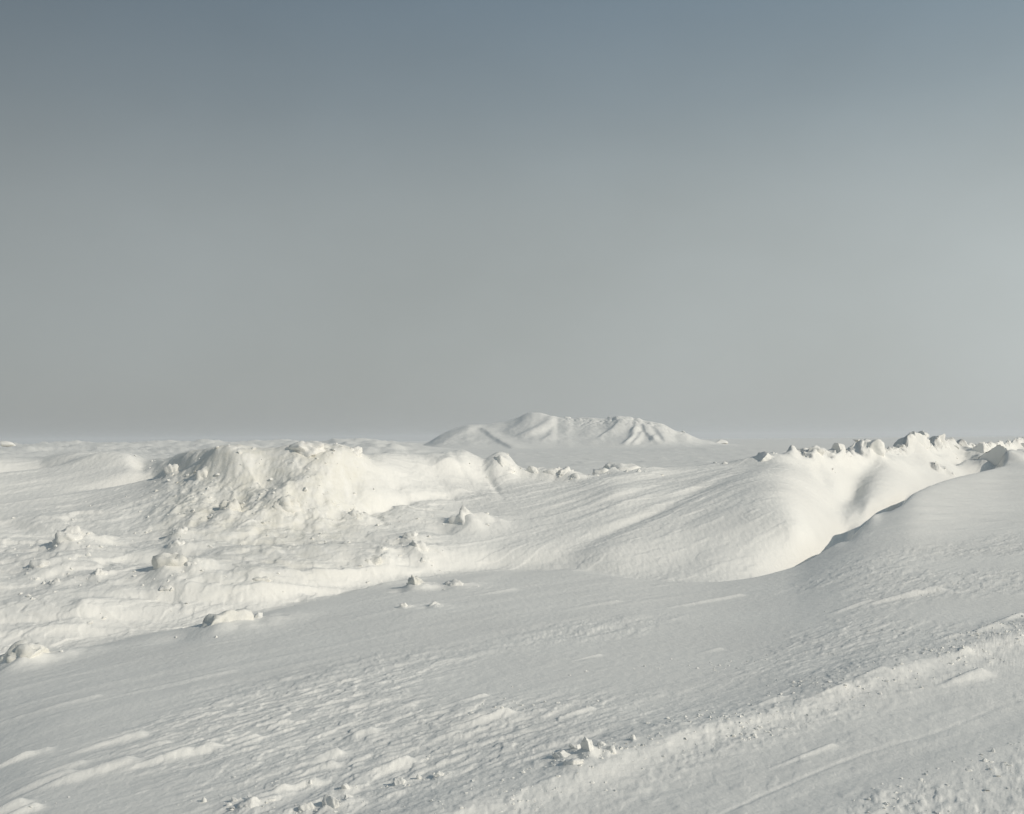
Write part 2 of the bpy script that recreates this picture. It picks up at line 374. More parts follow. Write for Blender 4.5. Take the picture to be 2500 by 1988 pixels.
# right: ridge knobs, hollow below the crest, wedge in the crevice
m_r = sstep(1860, 1960, BPX) * np.exp(-((T - 8.0) / .30) ** 2)
m_rf = sstep(1880, 1960, BPX) * np.exp(-((T - 7.75) / .35) ** 2)
dZ += m_rf * (0.10 * plates(1.0, 1.0, 151) + 0.07 * plates(2.3, 2.0, 153) - .06)
dZ += m_r * 0.55 * (0.30 * np.abs(noise2(NX * 1.1, NY * .9, 121)) + 0.22 * np.abs(noise2(NX * 2.6, NY * 2.2, 122)) - .06)
for args in [(2045, 1128, 18, 9, .18), (2090, 1120, 22, 12, .15), (1990, 1125, 24, 9, .15), (1940, 1120, 20, 8, .12), (2010, 1165, 12, 40, -.16, 40), (2080, 1190, 26, 40, -.25, -40), (2122, 1250, 20, 24, .18),
             (2185, 1225, 26, 9, -.3, 30), (2060, 1290, 22, 22, -.25, 35), (2330, 1125, 40, 8, -.25)]:
    bump(*args)
NZ = NZ + dZ

# long wind-cut tongues in the foreground: taper to the lower left, blunt at the upper right
def ground_at(px, py, tmax=8.0):
    """point of the snow surface seen at a picture position (nearest of the visible ones)"""
    e = np.abs(BPX - px) / 2 + np.abs(BPY - py) + np.where(T > tmax, 1e3, 0)
    k = np.argmin(e + 0.02 * NY)
    i, j = np.unravel_index(k, e.shape)
    return float(NX[i, j]), float(NY[i, j]), float(NZ[i, j])

def tongue(px, py, length, width, amp, head=0.9):
    """px,py: the blunt upper right end; length and width in metres"""
    width *= .75
    x, y, _ = ground_at(px, py)
    s0, n0 = wn(x, y)
    c = slice(max(0, np.searchsorted(U, (x - length - .6) / y - .02)), np.searchsorted(U, (x + .8) / y + .02))
    S_, N_ = S[:, c], N[:, c]
    w_ = 0.25 * width * noise2(S_ * 4, N_ * 4, int(px) % 37)
    ds, dn = S_ - s0 + w_, N_ - n0 + 0.5 * w_
    k = np.clip(1 + ds / length, 0, 1)
    f = np.where(ds > 0, np.exp(-(ds / (head * width)) ** 2), k * k * (3 - 2 * k))
    wloc = width * (0.30 + 0.70 * k)
    g = np.where(dn > 0, np.exp(-(dn / (0.5 * wloc)) ** 2), np.exp(-(dn / (1.1 * wloc)) ** 2))
    NZ[:, c] += 0.95 * amp * f * g

for args in [(305, 1868, .95, .16, .075), (160, 1895, .7, .15, .055), (515, 1828, .85, .12, .065), (440, 1843, .5, .09, .035), (340, 1795, .9, .10, .045), (110, 1832, .5, .09, .03), (60, 1848, .6, .09, .03),
             (190, 1865, .5, .10, .03), (400, 1813, .5, .08, .025), (1235, 1748, .95, .09, .055), (1110, 1795, .3, .08, .03), (990, 1868, .45, .10, .06), (1180, 1700, .5, .06, .03), (820, 1842, .3, .10, .05), (805, 1870, .25, .08, .04),
             (900, 1792, .35, .12, .05), (1440, 1735, .7, .05, .03), (1000, 1725, .3, .06, .03), (700, 1765, .4, .07, .03), (620, 1800, .45, .07, .03), (2430, 1540, .9, .12, .06), (2390, 1640, .9, .14, .06),
             (2490, 1510, .8, .10, .05), (2360, 1600, .25, .08, .05), (2030, 1812, 1.0, .05, .022), (760, 1915, .35, .08, .045), (690, 1935, .4, .09, .05), (40, 1968, .4, .12, .06), (80, 1975, .5, .08, .05), (1250, 1440, 1.2, .10, .03),
             (1800, 1455, 2.4, .12, .035), (1500, 1470, 1.6, .12, .025), (560, 1640, 2.2, .10, .02), (230, 1700, 1.8, .09, .018), (2230, 1450, 1.5, .14, .05), (2120, 1470, 1.2, .12, .04), (2280, 1440, .6, .2, .06), (1750, 1585, .5, .07, .02),
             (1460, 1600, .5, .06, .02), (860, 1660, .5, .06, .02), (2330, 1560, .6, .08, .03), (1900, 1720, .6, .07, .025), (2060, 1690, .5, .07, .025), (2150, 1650, .5, .08, .03)]:
    tongue(*args)

GL, GB, GR, GF, GH = 'snow lumps on the left slope', 'snow lumps on the bank crest', 'snow boulders along the right ridge', 'broken snow blocks in the foreground', 'snow blocks on the far hill'
CHUNKS = [
    # left slope
    ('snow_boulder', 'big half buried snow boulder at the left edge, below the drift line', 'boulder', GL, 46, 1628, 92, 70, 11, dict(cuts=5, rough=.16, sink=.35, dirty=1)),
    ('snow_boulder', 'broad snow boulder with dirt specks where the grey field meets the slope', 'boulder', GL, 545, 1542, 118, 58, 12, dict(cuts=5, rough=.16, sink=.4, dirty=1)),
    ('snow_lump', 'round pale snow lump at the right end of a shaded hollow', 'snow lump', GL, 160, 1342, 66, 60, 13, dict(cuts=3, rough=.12, sink=.4)),
    ('snow_lump', 'small snow lump topping the column of four lumps on the left slope', 'snow lump', GL, 434, 1318, 40, 34, 14, dict(sink=.4)),
    ('snow_lump', 'middle snow lump in the column of lumps on the left slope', 'snow lump', GL, 430, 1352, 52, 38, 15, dict(sink=.4)),
    ('snow_lump', 'largest dirty snow lump low in the column on the left slope', 'snow lump', GL, 415, 1408, 84, 60, 16, dict(cuts=6, rough=.18, sink=.4, dirty=1)),
    ('snow_lump', 'narrow upright snow lump right of the largest dirty lump', 'snow lump', GL, 474, 1408, 34, 44, 17, dict(sink=.3)),
    ('snow_lump', 'bright low snow mound near the left edge under the shaded hollow', 'snow lump', GL, 96, 1398, 74, 34, 18, dict(cuts=3, sink=.45)),
    ('snow_lump', 'small bright snow lump alone between two low mounds on the slope', 'snow lump', GL, 238, 1412, 34, 26, 19, dict(sink=.4)),
    ('snow_lump', 'small snow lump beside a curved drift edge near the left edge', 'snow lump', GL, 134, 1428, 34, 24, 20, dict(sink=.4)),
    ('snow_lump', 'flat snow lump below the column of lumps, left one of a pair', 'snow lump', GL, 402, 1446, 50, 20, 21, dict(sink=.45)),
    ('snow_lump', 'flat snow lump below the column of lumps, right one of a pair', 'snow lump', GL, 450, 1446, 40, 18, 22, dict(sink=.45)),
    ('snow_lump', 'low weathered snow lump left of the broad boulder, on the slope', 'snow lump', GL, 200, 1506, 64, 26, 23, dict(sink=.5)),
    ('snow_lump', 'small pointed snow lump on a ripple left of centre', 'snow lump', GL, 932, 1356, 24, 26, 24, dict(sink=.3)),
    ('snow_lump', 'yellowish snow lump under the small pointed one', 'snow lump', GL, 902, 1380, 56, 28, 25, dict(sink=.45, dirty=1)),
    ('snow_lump', 'small snow lump right of the yellowish lump', 'snow lump', GL, 942, 1378, 24, 24, 26, dict(sink=.35)),
    ('snow_lump', 'uppermost of the crumbled lumps beside the dirty slope edge', 'snow lump', GL, 1004, 1322, 42, 22, 27, dict(sink=.4)),
    ('snow_lump', 'shaded snow lump in the middle of the crumbled edge', 'snow lump', GL, 1018, 1356, 46, 36, 28, dict(cuts=8, rough=.2, sink=.35)),
    ('snow_lump', 'lowest of the crumbled lumps beside the dirty slope edge', 'snow lump', GL, 1036, 1384, 34, 20, 29, dict(sink=.4)),
    ('snow_boulder', 'lone snow boulder with a dark left side on the slope under the bank', 'boulder', GL, 1138, 1290, 70, 70, 30, dict(cuts=7, rough=.2, sink=.35, rot=25)),
    ('snow_lump', 'squarish bright snow lump with dirt at its foot in the hollow', 'snow lump', GL, 1012, 1440, 44, 40, 31, dict(sink=.4, dirty=1)),
    ('snow_lump', 'tiny dark sided snow lump at the start of a bright ripple', 'snow lump', GL, 984, 1484, 16, 14, 32, dict(sink=.3, sub=3)),
    ('snow_lump', 'tiny snow lump at the right end of a bright ripple', 'snow lump', GL, 1058, 1482, 26, 16, 33, dict(sink=.35, sub=3)),
    ('snow_lump', 'low bright snow lump right of the squarish lump', 'snow lump', GL, 1112, 1436, 50, 24, 34, dict(cuts=4, sink=.45)),
    ('snow_lump', 'thin snow slab lying on the slope above the broad boulder', 'snow lump', GL, 632, 1424, 54, 14, 35, dict(sink=.45, dirty=1)),
    # bank crest
    ('snow_boulder', 'large crest boulder with a blue shaded left face on the left bank', 'boulder', GB, 738, 1122, 92, 46, 41, dict(cuts=6, rough=.14, sink=.3, rot=-20)),
    ('snow_lump', 'pale snow lump just right of the large crest boulder', 'snow lump', GB, 795, 1122, 46, 32, 42, dict(sink=.4)),
    ('snow_lump', 'flat topped snow lump on the bank crest right of the pale lump', 'snow lump', GB, 848, 1120, 56, 28, 43, dict(sink=.45)),
    ('snow_lump', 'dirty snow lump hanging on the left shoulder of the bank', 'snow lump', GB, 495, 1158, 56, 40, 44, dict(sink=.5, dirty=1)),
    ('snow_lump', 'small shaded snow lump at the left end of the bank', 'snow lump', GB, 418, 1152, 34, 34, 45, dict(sink=.5)),
    ('snow_lump', 'dirty snow lump jutting from the bank below the large crest boulder', 'snow lump', GB, 690, 1262, 70, 44, 46, dict(sink=.5, dirty=1)),
    ('snow_lump', 'brown stained snow lump beside the deepest hollow of the bank', 'snow lump', GB, 560, 1262, 54, 44, 47, dict(sink=.55, dirty=1)),
    ('snow_lump', 'dirty snow lump at the right foot of the lumpy bank', 'snow lump', GB, 872, 1280, 60, 34, 48, dict(sink=.5, dirty=1)),
    ('snow_boulder', 'rounded snow knob that ends the left bank towards the plain', 'boulder', GB, 1224, 1150, 70, 46, 49, dict(cuts=2, rough=.10, sink=.45)),
    ('snow_lump', 'jagged snow lump, first right of the rounded knob', 'snow lump', GB, 1304, 1168, 44, 36, 50, dict(cuts=8, rough=.2, sink=.3)),
    ('snow_lump', 'jagged snow lump, second right of the rounded knob', 'snow lump', GB, 1344, 1168, 44, 30, 51, dict(cuts=8, rough=.2, sink=.3)),
    ('snow_lump', 'jagged snow lump, third right of the rounded knob', 'snow lump', GB, 1384, 1168, 46, 34, 52, dict(cuts=8, rough=.2, sink=.3)),
    ('snow_lump', 'last and lowest jagged lump right of the rounded knob', 'snow lump', GB, 1410, 1172, 26, 20, 53, dict(cuts=8, rough=.2, sink=.3, sub=3)),
    ('snow_mound', 'white pointed snow mound below the right foot of the far hill', 'snow mound', GB, 1515, 1154, 92, 32, 54, dict(cuts=4, sink=.4)),
    ('snow_lump', 'small dark sided lump left of the white pointed mound', 'snow lump', GB, 1470, 1156, 40, 18, 55, dict(sink=.4, sub=3)),
    ('snow_lump', 'low snow lump right of the white pointed mound', 'snow lump', GB, 1560, 1152, 46, 14, 56, dict(sink=.4, sub=3)),
    # right ridge
    ('snow_mound', 'white snow mound at the left start of the right ridge', 'snow mound', GR, 1876, 1132, 96, 32, 61, dict(cuts=3, sink=.45)),
    ('snow_block', 'tiny dark block standing on the crest right of the white mound', 'snow block', GR, 1933, 1122, 16, 20, 62, dict(sink=.2, sub=3)),
    ('snow_lump', 'low snow lump on the crest between the tiny dark block and the blue sided block', 'snow lump', GR, 1995, 1126, 44, 22, 63, dict(sink=.4)),
    ('snow_block', 'snow block with a blue left side left of the rounded peak', 'snow block', GR, 2050, 1122, 36, 32, 64, dict(face=(-0.9, -0.4, 0.1, 0.1), cuts=8, sink=.3)),
    ('snow_boulder', 'rounded peak of snow standing alone on the right ridge', 'boulder', GR, 2130, 1116, 72, 46, 65, dict(face=(-0.8, -0.3, 0.4, 0.35), cuts=5, rough=.15, sink=.35)),
    ('snow_boulder', 'tallest snow boulder of the right ridge with a deep shaded left flank', 'boulder', GR, 2236, 1110, 92, 58, 66, dict(face=(-0.85, -0.35, 0.35, 0.1), cuts=5, rough=.14, sink=.3, lean=.25)),
    ('snow_block', 'rough icy cap sitting on top of the tallest boulder', 'snow block', GR, 2254, 1076, 44, 26, 67, dict(face=(-0.8, -0.5, 0.2, 0.2), cuts=9, rough=.22, sink=.25, dist=40.6)),
    ('snow_boulder', 'dark snow boulder just right of the tallest boulder', 'boulder', GR, 2292, 1090, 44, 28, 68, dict(face=(-0.75, -0.6, 0.2, 0.1), cuts=8, rough=.18, sink=.3)),
    ('snow_lump', 'low crumbly lump right of the dark boulder beside the tallest one', 'snow lump', GR, 2326, 1098, 38, 20, 69, dict(cuts=8, rough=.2, sink=.35)),
    ('snow_boulder', 'small ball shaped snow boulder left of the big round one', 'boulder', GR, 2358, 1104, 28, 28, 70, dict(face=(-0.8, -0.5, 0.2, 0.2), cuts=3, rough=.1, sink=.2)),
    ('snow_boulder', 'big round snow boulder with a grainy dark face near the right edge', 'boulder', GR, 2392, 1130, 54, 56, 71, dict(face=(-0.75, -0.6, 0.25, 0.15), cuts=3, rough=.14, sink=.25)),
    ('snow_boulder', 'shadowed broad snow slab rising to a point near the right edge', 'boulder', GR, 2450, 1150, 96, 68, 72, dict(face=(-0.75, -0.6, 0.15, 0.0), cuts=4, rough=.12, sink=.3, lean=.2)),
    ('snow_block', 'flat dark block at the right edge behind the shadowed slab', 'snow block', GR, 2494, 1096, 50, 16, 73, dict(face=(-0.5, -0.85, 0.1, 0.1), sink=.3)),
    ('snow_lump', 'undercut snow lump under the big round boulder', 'snow lump', GR, 2402, 1140, 50, 22, 74, dict(cuts=7, rough=.2, sink=.35)),
    ('snow_lump', 'small dark lump stuck in the slope below the tallest boulder', 'snow lump', GR, 2287, 1152, 14, 26, 75, dict(sink=.3, sub=3)),
    ('snow_lump', 'small dark crumb lying at the top of the crevice rim', 'snow lump', GR, 2324, 1168, 28, 16, 76, dict(cuts=8, rough=.25, sink=.3, sub=3)),
    # foreground
    ('snow_block', 'upright snow block with a shaded left face beside the track', 'snow block', GF, 1436, 1872, 34, 52, 81, dict(face=(-0.85, -0.5, 0.0, 0.1), cuts=4, rough=.08, sink=.15, deep=1.1, tilt=-6)),
    ('snow_block', 'flat pale snow slab lying left of the upright block', 'snow block', GF, 1378, 1878, 60, 22, 82, dict(cuts=5, rough=.08, sink=.3)),
    ('snow_block', 'small snow block behind the flat pale slab', 'snow block', GF, 1406, 1850, 34, 18, 83, dict(sink=.3)),
    ('snow_block', 'small tilted snow block just right of the upright block', 'snow block', GF, 1470, 1842, 26, 14, 84, dict(sink=.25, tilt=12)),
    ('snow_block', 'low crumbled snow block in front of the upright block', 'snow block', GF, 1400, 1896, 54, 18, 85, dict(cuts=8, rough=.2, sink=.4)),
    ('snow_block', 'snow block pressed into the berm right of the upright block', 'snow block', GF, 1488, 1866, 40, 22, 86, dict(cuts=8, rough=.2, sink=.4)),
    ('snow_ball', 'grey snow ball alone on smooth snow', 'snow ball', GF, 1022, 1906, 15, 13, 87, dict(cuts=1, rough=.06, sink=.15, sub=3)),
    ('snow_block', 'pointed snow block left of the grey snow ball', 'snow block', GF, 976, 1922, 32, 22, 88, dict(cuts=8, sink=.3)),
    ('snow_block', 'flat snow block right of the grey snow ball', 'snow block', GF, 1072, 1906, 34, 16, 89, dict(cuts=8, sink=.35)),
    ('snow_block', 'tallest block in the heap at the bottom, left of centre', 'snow block', GF, 806, 1986, 56, 40, 90, dict(cuts=8, rough=.18, sink=.3)),
    ('snow_block', 'dark sided block at the left end of the bottom heap', 'snow block', GF, 748, 1986, 44, 26, 91, dict(cuts=8, rough=.15, sink=.3)),
    ('snow_block', 'round block at the right end of the bottom heap', 'snow block', GF, 850, 1970, 34, 24, 92, dict(cuts=5, sink=.3)),
    ('snow_block', 'small bright block behind the bottom heap', 'snow block', GF, 846, 1938, 28, 16, 93, dict(cuts=6, sink=.3)),
    ('snow_block', 'broad white block cut by the bottom edge, left of the heap', 'snow block', GF, 606, 1980, 70, 30, 94, dict(cuts=5, sink=.4)),
    ('snow_block', 'dark little block behind the broad white block at the bottom', 'snow block', GF, 572, 1962, 18, 16, 95, dict(cuts=7, sink=.25, sub=3)),
    ('snow_ball', 'tiny pale snow ball left of the broad white block', 'snow ball', GF, 498, 1958, 13, 13, 96, dict(cuts=1, rough=.08, sink=.2, sub=3)),
    ('snow_block', 'small white block at the tip of a wind tail above the heap', 'snow block', GF, 758, 1922, 14, 14, 97, dict(cuts=6, sink=.25, sub=3)),
    ('snow_block', 'little white block on the ripple line at centre bottom', 'snow block', GF, 1546, 1828, 14, 16, 98, dict(cuts=7, sink=.25, sub=3)),
    # far
    ('snow_block', 'white block on the horizon at the left edge', 'snow block', None, 12, 1087, 38, 11, 101, dict(dist=260, sink=.3, sub=3)),
    ('snow_block', 'dark block on the hill crest, right of the middle', 'snow block', GH, 1490, 1027, 15, 10, 102, dict(face=(-0.8, -0.6, 0.1, 0.0), dist=342, sink=.3, sub=3)),
    ('snow_block', 'white block between the two humps of the hill', 'snow block', GH, 1385, 1026, 20, 9, 103, dict(dist=348, sink=.3, sub=3)),
    ('snow_block', 'small block on the right shoulder of the hill', 'snow block', GH, 1668, 1061, 13, 9, 104, dict(face=(-0.8, -0.5, 0.1, 0.1), dist=345, sink=.3, sub=3)),
    ('snow_block', 'notched block on the hill crest near its right end', 'snow block', GH, 1552, 1032, 12, 9, 105, dict(dist=342, sink=.3, sub=3)),
    ('snow_block', 'lone white block on the plain right of the hill', 'snow block', None, 1762, 1083, 34, 10, 106, dict(face=(-0.8, 0.1, 0.5, 0.3), dist=330, sink=.3, sub=3)),
]

# blown snow banked against every block: steep and scoured to windward, a long tail to leeward
def apron(px, py, w, h, deep=.85, dist=None, sink=.25, tail=2.0, amt=0.55):
    if dist is not None: return
    x, y, z = ground_at(px, py)
    W, Hh = w * y / F, h * y / F
    yc = y + W * deep * .35
    s0, n0 = wn(x, yc)
    c = slice(max(0, np.searchsorted(U, (x - 3 * W) / y - .03)), np.searchsorted(U, (x + 5 * W) / y + .03))
    ds, dn = S[:, c] - s0, N[:, c] - n0
    wob = 1 + 0.42 * fbm(S[:, c] / W * 1.2, N[:, c] / W * 1.2, 2, int(px) % 41)
    f = np.where(ds < 0, np.exp(-(ds / (.60 * W)) ** 2), np.exp(-(ds / (tail * W)) ** 2)) * np.exp(-(dn / (.72 * W)) ** 2)
    wob = np.clip(wob, .1, 2)
    sc = np.exp(-(((ds + 1.0 * W) / (.5 * W)) ** 2 + (dn / (.5 * W)) ** 2))
    NZ[:, c] += amt * Hh * wob * f - 0.14 * Hh * sc
FOOT = [ground_at(r[4], r[5]) for r in CHUNKS]
for r in CHUNKS:
    if r[0] != 'snow_ball':
        k = r[9]
        apron(r[4], r[5], r[6], r[7], k.get('deep', .85), k.get('dist'), k.get('sink', .25), 1.2 if r[3] == GF else 1.5, 0.35 if r[3] == GF else (0.42 if r[3] == GL else 0.55 if r[3] == GR else 0.35))

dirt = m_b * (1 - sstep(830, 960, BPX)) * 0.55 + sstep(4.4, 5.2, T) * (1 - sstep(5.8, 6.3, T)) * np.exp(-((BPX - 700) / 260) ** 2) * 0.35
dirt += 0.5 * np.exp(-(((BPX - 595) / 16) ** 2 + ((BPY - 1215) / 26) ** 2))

# the sheet is cut along its natural lines into ground, bank, drift and ridge
def region_object(name, label, mask):
    nr, nc = NX.shape
    idx = np.arange(nr * nc, dtype=np.int32).reshape(nr, nc)
    q = np.stack([idx[:-1, :-1], idx[:-1, 1:], idx[1:, 1:], idx[1:, :-1]], -1)[mask]
    used, inv = np.unique(q.reshape(-1), return_inverse=True)
    co = np.stack([NX, NY, NZ], -1).reshape(-1, 3)[used].astype(np.float32)
    nq = q.shape[0]
    me = bpy.data.meshes.new(name)
    me.vertices.add(len(used)); me.vertices.foreach_set('co', co.reshape(-1))
    me.loops.add(nq * 4); me.loops.foreach_set('vertex_index', inv.astype(np.int32))
    me.polygons.add(nq)
    me.polygons.foreach_set('loop_start', np.arange(0, nq * 4, 4, dtype=np.int32))
    me.polygons.foreach_set('use_smooth', np.ones(nq, dtype=bool))
    me.update(calc_edges=True)
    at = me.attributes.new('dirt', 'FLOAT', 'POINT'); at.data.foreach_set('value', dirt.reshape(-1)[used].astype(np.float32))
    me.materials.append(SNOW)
    o = bpy.data.objects.new(name, me); SC.collection.objects.link(o)
    return structure(o, label)

Tc, Pc = T[:-1, :-1], BPX[:-1, :-1]
r_bank = (Tc >= 5.85) & (Pc > 300) & (Pc < 1285)
r_drift = (Tc >= 3.55) & (Pc > 1385) & (Pc < 2050) & ~r_bank
r_ridge = (Tc >= 3.55) & (Pc >= 2050)
r_rest = ~(r_bank | r_drift | r_ridge)
region_object('ground', 'wind packed snow field with carved ripples and a wheel track', r_rest)
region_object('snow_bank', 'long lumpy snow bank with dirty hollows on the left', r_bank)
region_object('snow_drift', 'broad smooth sunlit snow drift right of centre', r_drift)
region_object('snow_ridge', 'snow ridge behind the shaded crevice on the right', r_ridge)

# ------------------------------------------------------------------ far plain
U2 = fan(640, 30, 0.85, 0.5)
y2 = np.geomspace(38, 3200, 320)
PX_, PY_ = U2[None, :] * y2[:, None], np.repeat(y2[:, None], len(U2), 1)
ppx = PX0 + U2[None, :] * F + 0 * PY_
PZ_ = 0.10 * fbm(PX_ * .02, PY_ * .05, 4, 61) + 0.06 * fbm(PX_ * .12, PY_ * .2, 3, 64)
PZ_ *= np.clip(PY_ / 60, 0, 1)
left = 1 - sstep(900, 1150, ppx)
rub = np.clip(fbm(PX_ * .06, PY_ * .025, 5, 71), 0, 2)
PZ_ += left * sstep(90, 160, PY_) * (1 - sstep(500, 900, PY_)) * (rub * 1.3 + .45 * np.clip(fbm(PX_ * .22, PY_ * .08, 3, 78), 0, 2))
PZ_ += left * 1.75 * np.exp(-((PY_ - 330) / 120) ** 2) + (1 - left) * 1.5 * np.exp(-((PY_ - 900) / 250) ** 2) * sstep(1600, 1750, ppx)
PZ_ += (1 - left) * .12 * np.clip(fbm(PX_ * .05, PY_ * .012, 4, 79), -.2, 2) * sstep(150, 300, PY_)
nearp = 1 - sstep(180, 420, PY_)
PZ_ += nearp * (0.10 * np.clip(fbm(PX_ * .16, PY_ * .10, 4, 66), 0, 2) + 0.05 * sstep(.15, .35, noise2(PX_ * .45, PY_ * .16, 68)))
PZ_ += left * sstep(60, 110, PY_) * (1 - sstep(250, 420, PY_)) * 0.9 * np.clip(fbm(PX_ * .035, PY_ * .03, 4, 75), 0, 2)
PZ_ += 0.5 * np.exp(-((PY_ - 215 + .35 * (PX_ - 30)) / 9) ** 2) * sstep(20, 34, PX_) * (1 - sstep(60, 85, PX_))
plain = grid_object('frozen_plain', PX_, PY_, PZ_, SNOW_FAR, {'dirt': 0 * PZ_})
structure(plain, 'flat frozen snow plain reaching to the horizon')

# ------------------------------------------------------------------ distant hill
SIL = np.array([(1000, 1092), (1030, 1087), (1050, 1078), (1075, 1062), (1100, 1050), (1140, 1038), (1190, 1036), (1235, 1030), (1255, 1023), (1280, 1014), (1300, 1009), (1320, 1009), (1345, 1015),
                (1360, 1024), (1385, 1019), (1400, 1022), (1440, 1020), (1478, 1022), (1490, 1018), (1540, 1018), (1550, 1024), (1570, 1028), (1590, 1028), (1620, 1035), (1650, 1052), (1675, 1056), (1690, 1065),
                (1710, 1073), (1740, 1079), (1800, 1086), (1900, 1092)], float)
hpx = np.linspace(985, 1905, 560)
hu = (hpx - PX0) / F
sil = gsmooth(np.interp(hpx, SIL[:, 0], SIL[:, 1]), 2)
base = np.interp(hpx, [985, 1040, 1150, 1250, 1350, 1500, 1650, 1800, 1905], [1096, 1100, 1108, 1112, 1112, 1106, 1104, 1100, 1094])
dC = 345 + 12 * np.sin((hpx - 1000) / 140)
def hz(py, d):
    return unproject(hpx, py, d)[2]
hb = (np.full_like(hpx, 262.0), np.full_like(hpx, -1.0))
h0 = (np.full_like(hpx, 285.0), 0 * hpx - 0.2)
zc = hz(sil, dC)
h1 = (0.55 * 285 + 0.45 * dC, zc * 0.36)
h2 = (dC - 8, zc * 0.93 - 0.1)
h3 = (dC, zc)
h4 = (dC + 14, zc * 0.6)
h5 = (dC + 50, np.full_like(hpx, -1.5))
tqh = np.concatenate([k + np.arange(n) / n for k, n in enumerate([6, 60, 90, 26, 16, 8])] + [[6]])
HY = pchip(np.array([l[0] for l in (hb, h0, h1, h2, h3, h4, h5)]), tqh)
HZ = pchip(np.array([l[1] for l in (hb, h0, h1, h2, h3, h4, h5)]), tqh)
HX = hu[None, :] * HY
HZ += sstep(0.8, 2, tqh)[:, None] * (0.22 * fbm(HX * .12, HY * .06, 4, 81))
QX, QY = project(HX, HY, HZ)
def flute(pts, wl, wr, amp):
    """a rib down the hillside: steep on its left, long on its right; pts are (py, px)"""
    global HZ
    p = np.array(sorted(pts), float)
    xl = np.interp(QY, p[:, 0], p[:, 1])
    fade = sstep(p[0, 0] - 6, p[0, 0] + 3, QY) * (1 - sstep(p[-1, 0] - 6, p[-1, 0] + 5, QY)) * sstep(0.6, 1.2, tqh)[:, None] * (1 - sstep(4.0, 4.6, tqh))[:, None]
    dx = QX - xl
    HZ = HZ + amp * fade * np.where(dx < 0, np.exp(-(dx / wl) ** 2), np.exp(-(dx / wr) ** 2))
flute([(1011, 1294), (1022, 1288), (1035, 1277), (1047, 1258), (1060, 1235)], 18, 30, 0.65)
flute([(1020, 1350), (1030, 1345), (1040, 1331), (1050, 1312), (1060, 1290), (1068, 1270)], 18, 22, 0.77)
flute([(1026, 1362), (1045, 1359), (1065, 1346), (1075, 1330)], 12, 30, 0.47)
flute([(1048, 1180), (1070, 1207), (1096, 1252)], 9, 30, 0.53)
flute([(1040, 1166), (1055, 1132), (1070, 1102), (1085, 1072)], 32, 16, 0.35)
flute([(1020, 1506), (1035, 1510), (1050, 1498), (1070, 1466)], 9, 22, 0.65)
flute([(1024, 1558), (1045, 1552), (1058, 1546)], 8, 14, 0.58)
flute([(1050, 1553), (1070, 1546), (1086, 1526)], 10, 9, 0.77)
flute([(1058, 1568), (1072, 1560), (1086, 1545)], 8, 9, 0.53)
flute([(1040, 1573), (1058, 1578), (1070, 1590), (1082, 1604)], 6, 14, 0.53)
flute([(1044, 1600), (1060, 1612), (1078, 1626)], 6, 16, 0.41)
flute([(1066, 1600), (1080, 1590)], 6, 10, 0.30)
jag = np.abs(noise2(HX * .30, HY * .2, 85)) + .5 * np.abs(noise2(HX * .8, HY * .5, 86))
HZ += 0.55 * (jag - .3) * (band(QX, 1375, 1690, 18)) * np.exp(-((tqh - 3.0) / .5) ** 2)[:, None]
hill = grid_object('hill', HX, HY, HZ, SNOW_FAR, {'dirt': 0 * HZ})
structure(hill, 'distant snow covered hill rising from the plain')

# base sheet behind and beside the camera
bx = np.linspace(-300, 300, 61); by = np.linspace(-300, 45, 36)
BX, BY = np.meshgrid(bx, by)
BZ = -0.9 + 0.1 * fbm(BX * .03, BY * .03, 3, 91)
back = grid_object('snow_base', BX, BY, BZ, SNOW_FAR, {'dirt': 0 * BZ})
structure(back, 'snow ground around the camera position')

# ------------------------------------------------------------------ loose blocks and boulders of snow
def ico(sub):
    import bmesh
    bm = bmesh.new(); bmesh.ops.create_icosphere(bm, subdivisions=sub, radius=1.0)
    v = np.array([p.co[:] for p in bm.verts]); f = [[q.index for q in p.verts] for p in bm.faces]
    bm.free(); return v, f
ICO = {3: ico(3), 4: ico(4)}

def noise3(p, s):
    return (noise2(p[:, 0] + .61 * p[:, 2], p[:, 1] - .53 * p[:, 2], s) + noise2(p[:, 1] + 3.1, p[:, 2] + 1.7, s + 5) + noise2(p[:, 2] - 2.2, p[:, 0] + .4 * p[:, 1], s + 9)) / 1.7

def chunk_mesh(name, size, seed, cuts=7, rough=0.12, sub=4, lean=0.0, face=None):
    """a broken, wind-rounded block: a ball cut by planes, then weathered"""
    rs = np.random.RandomState(seed)
    v, f = ICO[sub]
    v = v.copy()
    for k in range(cuts):
        n = rs.normal(size=3); n /= np.linalg.norm(n)
        d = rs.uniform(0.38, 0.78)
        over = np.clip(v @ n - d, 0, None)
        v = v - 0.97 * over[:, None] * n
    if face:
        n = np.array(face[:3]) / np.linalg.norm(face[:3])
        v = v - np.clip(v @ n - face[3], 0, None)[:, None] * n
    v = v * (1 + 1.1 * rough * (noise3(v * 1.5, seed % 31) + 0.6 * noise3(v * 3.4, seed % 29 + 3) + 0.35 * noise3(v * 7.0, seed % 23 + 5) + 0.2 * noise3(v * 14.0, seed % 19 + 7))[:, None])
    v = v - (v.max(0) + v.min(0)) / 2
    v = v * np.array(size) * 0.5 / np.abs(v).max(0)
    v[:, 0] += lean * v[:, 2]
    me = bpy.data.meshes.new(name)
    me.from_pydata(v.tolist(), [], f)
    me.polygons.foreach_set('use_smooth', np.ones(len(f), dtype=bool))
    return me

